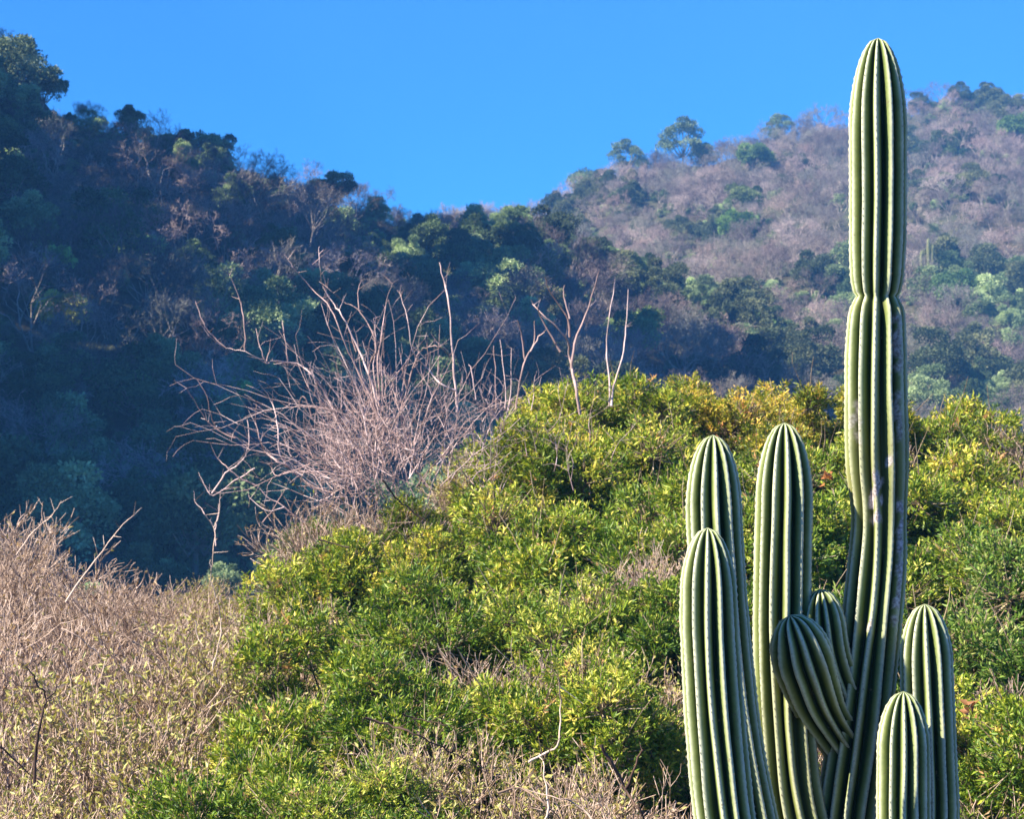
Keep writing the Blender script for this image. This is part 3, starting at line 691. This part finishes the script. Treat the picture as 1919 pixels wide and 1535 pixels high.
GREEN = [leafy_shrub(100+i, 1.05+0.1*(i % 3), 1.5) for i in range(6)]
DRY = [dry_shrub(200+i) for i in range(3)]
DRYL = [dry_shrub(210+i, leafy=1) for i in range(3)]
c_g, c_g2, c_y, c_y2, c_d = (1.45, 1.35, 1.1), (1.8, 1.55, 1.2), (2.0, 1.6, 1.2), (2.25, 1.5, 1.2), (0.95, 1.05, 1.2)
SHR = [ # kind, u, depth, scale, tint, label
 ('G', 1010, 21.0, 0.75, c_y, 'yellow-green shrub on the crest just right of the leafless thicket'),
 ('G', 1130, 21.5, 0.85, c_y, 'yellow-green shrub on the crest at the foot of the forked bare stem'),
 ('G', 1280, 22.0, 0.80, c_y2, 'yellow-green shrub on the crest above the shorter left cactus stems'),
 ('G', 1420, 21.5, 0.80, c_y2, 'orange-tinged shrub on the crest behind the second tallest cactus stem'),
 ('G', 1545, 22.0, 0.85, c_y2, 'golden shrub on the crest directly left of the tallest cactus stem'),
 ('G', 1760, 22.5, 0.95, c_y, 'yellow-green shrub rising above the crest right of the tallest cactus stem'),
 ('D', 1880, 22.0, 0.80, None, 'dry brown shrub on the crest at the right edge'),
 ('E', 900, 19.5, 0.75, None, 'small yellow-leaved twiggy shrub among the thicket stems on the slope shoulder'),
 ('G', 1060, 19.0, 0.9, c_y, 'yellow-green shrub one row below the crest, right of the thicket'),
 ('G', 1240, 19.0, 0.9, c_g2, 'green shrub below the crest above the left pair of cactus stems'),
 ('G', 1420, 19.0, 0.9, c_g2, 'green shrub seen between the left pair and the second tallest cactus stem'),
 ('G', 1600, 19.0, 0.9, c_g2, 'green shrub mostly hidden behind the tallest cactus stem'),
 ('G', 1790, 19.5, 0.9, c_y, 'yellow-topped shrub right of the tallest cactus stem, below the crest'),
 ('G', 1950, 19.0, 0.9, c_g2, 'green shrub cut by the right edge of the picture, below the crest'),
 ('G', 830, 18.2, 0.7, c_y, 'small yellow-green shrub under the base of the leafless thicket'),
 ('G', 960, 16.8, 0.95, c_g2, 'bright green shrub in the middle of the bank, below the slope shoulder'),
 ('G', 1150, 16.5, 0.95, c_g2, 'bright green shrub left of the left pair of cactus stems'),
 ('G', 1360, 16.5, 0.95, c_g, 'green shrub behind the left pair of cactus stems'),
 ('G', 1570, 16.5, 0.95, c_g, 'green shrub behind the gap between the two tallest cactus stems'),
 ('G', 1770, 16.5, 0.95, c_g, 'deep green shrub right of the tallest stem at mid-height of the bank'),
 ('G', 1960, 16.0, 0.95, c_d, 'dark green shrub at the right edge, half way down'),
 ('G', 615, 17.0, 0.8, c_g2, 'green shrub highest on the left shoulder of the green bank'),
 ('G', 720, 17.2, 0.85, c_y, 'yellow-green shrub below the middle of the leafless thicket'),
 ('D', 640, 17.9, 0.8, None, 'dry pinkish shrub under the left half of the leafless thicket'),
 ('D', 730, 18.3, 0.9, None, 'dry pinkish shrub under the middle of the leafless thicket'),
 ('G', 680, 15.0, 0.85, c_g2, 'bright green shrub forming the left shoulder of the green bank'),
 ('G', 850, 14.2, 0.9, c_g, 'deep green shrub in the centre of the green bank'),
 ('G', 1080, 14.0, 0.95, c_g, 'green shrub right of centre, beside the left pair of cactus stems'),
 ('G', 1300, 13.8, 0.9, c_g, 'green shrub hidden behind the lower left cactus stems'),
 ('G', 1560, 13.8, 0.9, c_d, 'dark shrub behind the curving cactus arm'),
 ('G', 1850, 14.0, 0.95, c_d, 'dark green shrub right of the right cactus stem'),
 ('G', 600, 12.4, 0.85, c_g2, 'bright green shrub low on the left flank of the green bank'),
 ('G', 800, 12.0, 0.85, c_g, 'deep green shrub low in the middle, above the dead branches'),
 ('G', 1090, 11.8, 0.75, c_g2, 'yellow-green shrub low beside the front left cactus stem'),
 ('G', 1860, 11.6, 0.8, c_g2, 'green shrub low at the right, beside the right cactus stem'),
 ('G', 500, 10.6, 0.75, c_g, 'deep green shrub at the bottom edge left of centre'),
 ('G', 720, 10.2, 0.6, c_g, 'small green shrub at the bottom edge under the dead branches'),
 ('G', 1930, 10.0, 0.6, c_y, 'small yellowish shrub in the bottom right corner'),
 ('E', 1000, 10.6, 0.7, None, 'dry twiggy shrub with pale leaves at the bottom edge, left of the cactus'),
 ('D', 930, 12.6, 0.62, None, 'small brown twiggy shrub in a gap of the green bank, centre'),
 ('E', 1190, 12.4, 0.62, None, 'small straw-coloured shrub in a gap left of the front left cactus stem'),
 ('D', 1230, 15.2, 0.6, None, 'small dry shrub above the front left cactus stem'),
 ('E', 830, 10.8, 0.6, None, 'straw-coloured shrub low at the bottom edge beside the fallen dark branch'),
 ('D', 1880, 12.6, 0.6, None, 'small brown shrub in the dark gap right of the right cactus stem'),
 ('D', 1160, 10.2, 0.6, None, 'bare twiggy shrub at the bottom edge against the front left cactus stem'),
 ('D', 1560, 12.0, 0.7, None, 'bare twiggy shrub seen between the two tallest cactus stems'),
 ('D', -20, 20.0, 1.0, None, 'dry brown shrub cut by the left edge, uppermost of the dry bank'),
 ('D', 110, 19.0, 0.95, None, 'dry reddish-brown shrub at the top of the dry bank, near the left edge'),
 ('D', 235, 18.5, 0.9, None, 'dry brown shrub at the top of the dry bank, second from the dark valley'),
 ('D', 340, 18.0, 0.9, None, 'dry brown shrub at the right end of the top of the dry bank'),
 ('E', 470, 17.0, 0.9, None, 'sparse yellow-leaved shrub between the dry bank and the green bank'),
 ('E', 560, 16.2, 0.7, None, 'thin twiggy shrub touching the left side of the green bank'),
 ('D', 30, 16.0, 1.0, None, 'wide dry shrub at the left edge, second row of the dry bank'),
 ('D', 200, 15.5, 1.0, None, 'wide dry shrub in the second row of the dry bank'),
 ('E', 370, 15.0, 1.0, None, 'yellow-leaved twiggy shrub in the second row, left of the green bank'),
 ('E', 500, 13.6, 0.85, None, 'yellow-leaved twiggy shrub under the sparse one, against the green bank'),
 ('E', 60, 13.2, 0.95, None, 'dry shrub around the little dark sapling at the left'),
 ('E', 260, 12.8, 0.95, None, 'twiggy yellow-leaved shrub right of the little dark sapling'),
 ('E', 420, 11.6, 0.8, None, 'twiggy yellow-leaved shrub low beside the deep green one'),
 ('E', 120, 10.8, 0.85, None, 'leafy dry shrub at the bottom edge near the left corner'),
 ('D', 300, 10.3, 0.75, None, 'dry shrub at the bottom edge between the leafy ones'),
 ('E', -20, 10.4, 0.7, None, 'sparse yellow-leaved shrub in the bottom left corner'),
]
rs = random.Random(11)
for i, (kd, u, d, s, col, label) in enumerate(SHR):
    if kd == 'G' and d < 18: s *= rs.uniform(0.78, 0.98)
    x = (u-959.5)/FPX*d; top = float(canopy(u, d))+CZ+rs.uniform(-0.12, 0.20) + (0.30 if kd == 'D' and 600 < u < 760 else 0)
    hgt = 1.5*s; z = top - hgt*0.96
    nm, cat = ('leafy_shrub', 'shrub') if kd == 'G' else ('dry_shrub', 'shrub')
    t = empty(nm, (x, d, z), rs.uniform(0, 6.28), s); tag(t, label, cat, 'green shrubs on the bank' if kd == 'G' else 'dry shrubs on the bank')
    src = GREEN[i % 6] if kd == 'G' else (DRY[i % 3] if kd == 'D' else DRYL[i % 3])
    obj('branches', src[0], t); f = obj('foliage', src[1], t); f['kind'] = 'stuff'
    f.color = (*(col or (1, 1, 1)), 1)

# filler: low cover under and between the shrubs
pts = []; rng = np.random.RandomState(77)
for i in range(210):
    d = rng.uniform(9.8, 23.5); u = rng.uniform(-150, 2080); x = (u-959.5)/FPX*d
    z = float(canopy(u, min(d, D1)))
    dryp = 1/(1+math.exp(-(520+(d-10)*8-u)/45)); dry = rng.rand() < dryp or rng.rand() < 0.28
    s = rng.uniform(0.5, 0.85)
    pts.append((x, d, z-1.5*s*0.9-rng.uniform(0.35, 0.75), s, rng.uniform(0, 6.28), (3+int(rng.randint(0, 2 if u < 250 else 4))) if dry else int(rng.randint(0, 3))))
scatter_stuff('undergrowth', pts, [joined(GREEN[k]) for k in (0, 2, 4)] + [joined(DRY[0]), joined(DRY[1]), joined(DRYL[0]), joined(DRYL[1])], 'tangled low growth filling the bank between the shrubs')

# ------------------------------------------------------------------ the leafless thicket and other bare stems
def zc(lst, ox, oy, sc): return [(ox+a/sc, oy+b/sc) for a, b in lst]
def stems_thing(name, label, cat, base_uvd, lines, d0, r0=0.009, r1=0.0014, mat=None, seed=0, twigs=3, partname='branch'):
    mat = mat or M_twig; rng = random.Random(seed)
    b = P(*base_uvd); t = empty(name, b); tag(t, label, cat); tw = []
    for k, ln in enumerate(lines):
        dd = d0 + rng.uniform(-0.35, 0.35)
        pts = [P(a, c, dd + 0.04*j*rng.uniform(-1, 1)) - b for j, (a, c) in enumerate(ln)]
        L = sum((pts[j+1]-pts[j]).length for j in range(len(pts)-1))
        k0 = r0*min(1, 0.5+L*0.5)
        me, Q = tube_mesh(partname, pts, (k0, r1), mat, 5, 4, 0.003, seed*31+k)
        obj(partname, me, t)
        for j in range(int(twigs*L*2)):
            q = Q[rng.randrange(1, len(Q))]; d = Vector((rng.gauss(0, .6), rng.gauss(0, .6), rng.gauss(0.5, .4))).normalized()
            e = q + d*rng.uniform(0.03, 0.16); tw.append((q, e, 0.0028, 0.0010))
    if tw: o = obj('twigs', segs_mesh('twigs', tw, mat, 3), t); o['kind'] = 'stuff'
    return t
Z2 = lambda l: zc(l, 350, 440, 2.742)[::-1]          # traced tip first -> base first
TH = [Z2(l) for l in [
 [(500,100),(550,170),(640,270),(740,380),(790,500),(850,640),(920,780),(990,950)],
 [(680,240),(740,285),(800,340),(880,385),(940,470),(975,580),(940,680),(950,800),(980,930)],
 [(680,60),(685,150),(700,260),(760,360),(800,420),(870,560),(930,700),(980,860)],
 [(1055,250),(1020,380),(1000,520),(985,650),(990,850)],
 [(1095,300),(1130,420),(1160,590),(1230,680),(1300,760),(1380,800)],
 [(220,210),(270,330),(295,450),(300,600)],
 [(45,340),(80,440),(115,500),(200,580)],
 [(115,520),(200,580),(300,600),(410,660),(440,650),(560,660),(640,720),(720,830),(770,950),(830,1060)],
 [(355,480),(375,580),(410,660)], [(430,530),(425,600),(410,660)], [(490,440),(505,540),(520,650)],
 [(0,790),(80,920),(150,1000),(250,1045)], [(50,740),(100,830),(130,950),(160,1000)],
 [(370,760),(430,850),(465,960),(480,1130),(540,1210)],
 [(360,870),(355,960),(375,1050),(400,1110),(460,1160),(540,1210),(640,1290),(760,1330)],
 [(120,1070),(160,1150),(200,1190),(260,1240),(360,1290)],
 [(310,950),(320,1060),(290,1150),(200,1230),(130,1330)],
 [(370,1150),(430,1190),(460,1240),(540,1220),(700,1220),(800,1240),(900,1230)],
 [(530,1240),(490,1340),(430,1430),(390,1480)], [(320,1350),(420,1420),(500,1400)],
 [(250,1260),(340,1280),(420,1350),(500,1400),(600,1480)],
 [(660,1340),(640,1420),(600,1480),(590,1540)], [(175,1310),(165,1420),(145,1520)], [(40,1370),(110,1460),(145,1520),(150,1600)],
 [(60,1220),(100,1300),(140,1340),(240,1270),(350,1200)],
 [(1300,460),(1295,580),(1290,720)], [(1370,660),(1340,610),(1290,575),(1230,580),(1185,620),(1140,760),(1100,900)],
 [(640,930),(610,1030),(650,1150),(700,1200),(780,1280)], [(560,980),(575,880),(600,830),(640,930)],
 [(770,650),(790,780),(860,900),(930,960)], [(820,480),(850,620),(900,760),(960,900)], [(860,470),(880,560),(900,720),(970,860)],
 [(900,540),(930,640),(950,760),(985,900)], [(960,430),(970,560),(960,700),(990,880)], [(1010,510),(1000,640),(1005,760),(1010,900)],
 [(1090,580),(1110,700),(1130,800),(1100,920)], [(1130,640),(1120,760),(1150,860),(1130,940)], [(1190,640),(1150,720),(1130,820),(1080,960)],
 [(1205,660),(1210,800),(1180,900),(1150,980)], [(1240,520),(1235,660),(1200,780)], [(1010,690),(1040,780),(1090,900),(1130,1060),(1190,1180)],
 [(720,930),(700,1010),(760,1060),(860,1090),(900,1150)], [(800,920),(880,920),(960,980),(1040,1060)], [(670,900),(690,1000),(720,1100),(790,1200)],
 [(760,900),(790,1010),(830,1100),(850,1250),(880,1260),(900,1140)], [(520,1050),(530,1130),(600,1190),(680,1240)],
 [(950,980),(1040,1000),(1120,1100),(1180,1220),(1240,1300)], [(600,1370),(680,1370),(760,1330)],
 [(930,620),(1000,680),(1060,760),(1080,860)], [(770,380),(830,470),(870,600)], [(900,225),(880,300),(885,380)],
]]
for l in TH: l[:] = l
t = stems_thing('bare_thicket', 'leafless pinkish-grey thicket of fanning branches between the dark valley and the green bank', 'bush', (715, 960, 18.3), TH, 18.3, seed=4, twigs=4)
# fine tangle at its heart
rng_ = random.Random(9); sg = []; b0 = P(715, 960, 18.3)
def rnd_stem(u0, v0, ang, Lp, bend, w0):
    q = P(u0, v0, 18.3+rng_.uniform(-0.6, 0.5)) - b0; a = ang; n_ = 7; r = w0
    for j in range(n_):
        a += rng_.gauss(bend, 0.16); e = q + Vector((math.cos(a)*Lp/n_/236, rng_.gauss(0, 0.03), math.sin(a)*Lp/n_/236))
        sg.append((q, e, r, r*0.84)); 
        if rng_.random() < 0.5:
            aa = a + rng_.choice((-1, 1))*rng_.uniform(0.4, 1.0); f = e
            for jj in range(3):
                g_ = f + Vector((math.cos(aa)*0.07, rng_.gauss(0, 0.02), math.sin(aa)*0.07)); sg.append((f, g_, r*0.6, r*0.45)); f = g_; aa += rng_.gauss(0.1, 0.2)
        q = e; r *= 0.84
for k in range(75):
    uu = rng_.gauss(712, 62); rnd_stem(uu, rng_.gauss(880, 50), 1.8-(uu-715)/130+rng_.gauss(0, 0.24), rng_.uniform(110, 330), 0.0, rng_.uniform(0.004, 0.0075))
for k in range(150):
    rnd_stem(rng_.gauss(695, 55), rng_.gauss(865, 50), rng_.gauss(1.9, 0.6), rng_.uniform(30, 100), 0.0, rng_.uniform(0.0025, 0.004))
for k in range(30):
    rnd_stem(rng_.gauss(660, 60), rng_.gauss(910, 42), rng_.gauss(2.2, 0.7), rng_.uniform(60, 190), -0.03, rng_.uniform(0.0035, 0.006))
for k in range(70):
    rnd_stem(rng_.gauss(900, 90), rng_.gauss(850, 40), rng_.gauss(1.6, 0.4), rng_.uniform(50, 130), 0.0, rng_.uniform(0.003, 0.005))
o = obj('twigs', segs_mesh('twig_tangle', sg, M_twig, 3), t); o['kind'] = 'stuff'

Z5 = lambda l: zc(l, 560, 300, 2.559)
stems_thing('bare_sapling', 'tall single bare pole rising against the dark valley right of the thicket', 'sapling', (857, 770, 19.0),
            [Z5([(760,1210),(755,1110),(740,950),(720,700),(700,600),(675,490)])], 19.0, 0.013, 0.004, seed=21, twigs=2, partname='stem')
stems_thing('bare_sapling', 'pale forked dead stem standing on the crest above the yellow-green shrubs', 'sapling', (1085, 760, 20.0),
            [Z5([(1350,1220),(1330,1100),(1300,950),(1280,850),(1160,730),(1120,690)]), Z5([(1310,1000),(1325,880),(1390,700),(1440,530)]),
             Z5([(1300,850),(1290,760),(1210,640),(1180,560)]), Z5([(1255,920),(1170,770),(1140,700)]), Z5([(1300,760),(1270,650),(1275,600)])], 20.0, 0.016, 0.003, seed=22, partname='stem')
stems_thing('bare_sapling', 'thin bare pole right of the pale forked stem, the further right of two', 'sapling', (1153, 740, 20.2), [Z5([(1500,1180),(1510,1090),(1550,950),(1570,800),(1580,620)])], 20.2, 0.011, 0.004, seed=23, twigs=2, partname='stem')
stems_thing('bare_sapling', 'thin bare pole next to the pale forked stem, the nearer of two', 'sapling', (1142, 740, 20.4), [Z5([(1490,1180),(1490,1080),(1475,900),(1490,740),(1510,620)])], 20.4, 0.009, 0.003, seed=24, twigs=2, partname='stem')
stems_thing('bare_sapling', 'small forked bare stem midway between the tall pole and the pale forked stem', 'sapling', (968, 770, 20.1),
            [Z5([(1040,1220),(1045,1160),(1080,980),(1125,880),(1130,770)]), Z5([(1085,960),(1070,850),(1050,770)]), Z5([(1110,920),(1150,850),(1180,820)])], 20.1, 0.012, 0.004, seed=25, partname='stem')
stems_thing('bare_sapling', 'cluster of three thin upright bare stems left of the small forked one', 'sapling', (935, 770, 20.0),
            [Z5([(945,1200),(945,1110),(935,890)]), Z5([(990,1190),(990,1090),(965,860)]), Z5([(1005,1200),(1015,1120),(1020,900)]), Z5([(850,1150),(830,1020),(815,980)])], 20.0, 0.009, 0.003, seed=26, partname='stem')
Z7 = lambda l: zc(l, 0, 560, 2.602)
stems_thing('dead_branch', 'pale dead branch leaning right above the dry bank near the left edge', 'branch', (30, 1040, 18.8), [Z7([(80,1250),(170,1130),(250,1060),(300,985)]), Z7([(210,1090),(205,1020),(210,990)])], 18.8, 0.007, 0.002, mat=M_drytwig, seed=27)
stems_thing('dead_branch', 'long straight dead branch leaning right over the dry bank towards the dark valley', 'branch', (123, 1128, 18.0), [Z7([(320,1480),(400,1360),(530,1190),(600,1100),(690,1020)])], 17.6, 0.007, 0.002, mat=M_drytwig, seed=28)
Z8 = lambda l: zc(l, 0, 950, 2.623)
stems_thing('dark_sapling', 'little dark forked sapling standing in the dry shrubs at the lower left', 'sapling', (62, 1480, 11.6),
            [Z8([(165,1420),(180,1180),(200,1050),(225,940),(190,890),(80,880)]), Z8([(225,950),(275,900),(275,860)]), Z8([(190,890),(165,830),(130,790)]), Z8([(0,1180),(80,1250),(160,1330)])], 11.6, 0.010, 0.003, mat=M_dark, seed=29, partname='stem')
stems_thing('dead_branch', 'pale forked twig with curled tips above the sparse yellow-leaved shrub', 'branch', (400, 1040, 17.2),
            [Z8([(1040,300),(1050,200),(1050,100),(970,0)]), Z8([(1050,100),(1075,50),(1080,-40)])], 16.9, 0.006, 0.002, mat=M_drytwig, seed=30)
stems_thing('bare_sapling', 'slim pale stem in front of the yellow-leaved shrubs beside the green bank', 'sapling', (405, 1240, 14.2),
            [Z8([(1045,800),(1080,640),(1085,540),(1040,360),(1035,260)]), Z8([(1080,640),(1150,560),(1240,470)]), Z8([(960,560),(970,640),(1000,690)])], 14.0, 0.006, 0.002, mat=M_drytwig, seed=31, partname='stem')
stems_thing('dead_branch', 'long pale dead branch slanting down to the right through the dry shrubs', 'branch', (330, 1300, 13.2),
            [Z8([(300,600),(400,650),(480,720)]), Z8([(550,600),(680,680),(780,760),(850,930)]), Z8([(460,400),(560,470),(720,520),(860,560)])], 13.0, 0.006, 0.002, mat=M_drytwig, seed=32)
Z1 = lambda l: zc(l, 560, 900, 2.417)
stems_thing('dead_branch', 'dark dead branch with a pale broken end lying across the lower green shrubs', 'branch', (700, 1350, 10.6),
            [Z1([(300,1080),(400,1110),(520,1150),(620,1200),(740,1260),(860,1330)]), Z1([(470,1060),(560,1090),(680,1110)])], 10.3, 0.008, 0.002, mat=M_dark, seed=33)
stems_thing('dead_branch', 'pale weathered branches splayed at the bottom edge left of the cactus', 'branch', (1020, 1535, 9.6),
            [Z1([(960,1560),(980,1440),(960,1360)]), Z1([(1090,1600),(1130,1480),(1110,1300),(1090,1240)]), Z1([(1190,1560),(1200,1440),(1220,1350)]), Z1([(1340,1560),(1270,1480),(1180,1440),(1020,1400)]),
             Z1([(1040,1280),(1130,1230),(1180,1180),(1185,1000),(1175,900)]), Z1([(900,1420),(1000,1400),(1130,1480),(1200,1560)])], 9.7, 0.008, 0.002, mat=M_drytwig, seed=34)
stems_thing('dead_branch', 'thick dark dead branch slanting down towards the front left cactus stem', 'branch', (1190, 1500, 9.6),
            [Z1([(1370,1200),(1420,1290),(1480,1400),(1540,1500),(1600,1600)]), Z1([(1480,1400),(1540,1260),(1560,1220)])], 9.5, 0.010, 0.004, mat=M_dark, seed=35)
stems_thing('dead_branch', 'dark thin branch slanting across the upper left of the green bank', 'branch', (740, 930, 17.0),
            [Z1([(380,0),(440,80),(500,130),(580,190)]), Z1([(90,270),(150,285),(230,305)])], 16.3, 0.010, 0.005, mat=M_dark, seed=36)

# a curled dead leaf and two seed tufts that catch the eye
def curled_leaf(name, label, c, size, col, seed):
    rng = np.random.RandomState(seed); n = 9; pos = np.array([list(c)]*n) + rng.normal(0, size*0.25, (n, 3)); ax = rng.normal(size=(n, 3))
    m = leaves_mesh(name, pos-np.array(list(c)), ax, rng.uniform(size*0.6, size, n), rng.uniform(size*0.4, size*0.6, n), M_dryleaf, np.full(n, 0.3), rng=rng)
    o = obj(name, m, None, c); o.color = (*col, 1); tag(o, label, 'leaf')
curled_leaf('dead_leaves', 'curled rusty dead leaf cluster between the two tallest cactus stems', P(1551, 893, 13.0), 0.06, (1.3, 0.8, 0.6), 1)
curled_leaf('dead_leaves', 'pinkish dried leaf cluster at the foot of the right cactus stem', P(1818, 1330, 10.3), 0.06, (1.1, 0.8, 0.75), 2)

# ------------------------------------------------------------------ the air
hz = bpy.data.materials.new('haze'); hz.use_nodes = True; hn = hz.node_tree; hn.nodes.clear()
pv = hn.nodes.new('ShaderNodeVolumePrincipled'); pv.inputs['Density'].default_value = 0.0006; pv.inputs['Color'].default_value = (0.12, 0.42, 1.0, 1); pv.inputs['Anisotropy'].default_value = 0.0
ho = hn.nodes.new('ShaderNodeOutputMaterial'); hn.links.new(pv.outputs[0], ho.inputs['Volume'])
lo = float(V_[:, 2].min())-1; hi = float(V_[:, 2].max())+6
R_ = 910
hv = [(x, y, z) for z in (lo, hi) for x, y in ((-R_, -R_), (R_, -R_), (R_, R_), (-R_, R_))]
hm = mesh_np('haze', hv, [[3, 2, 1, 0], [4, 5, 6, 7], [0, 1, 5, 4], [1, 2, 6, 5], [2, 3, 7, 6], [3, 0, 4, 7]], hz)
ho_ = obj('haze', hm); tag(ho_, kind='stuff')
print('z range', lo, hi)
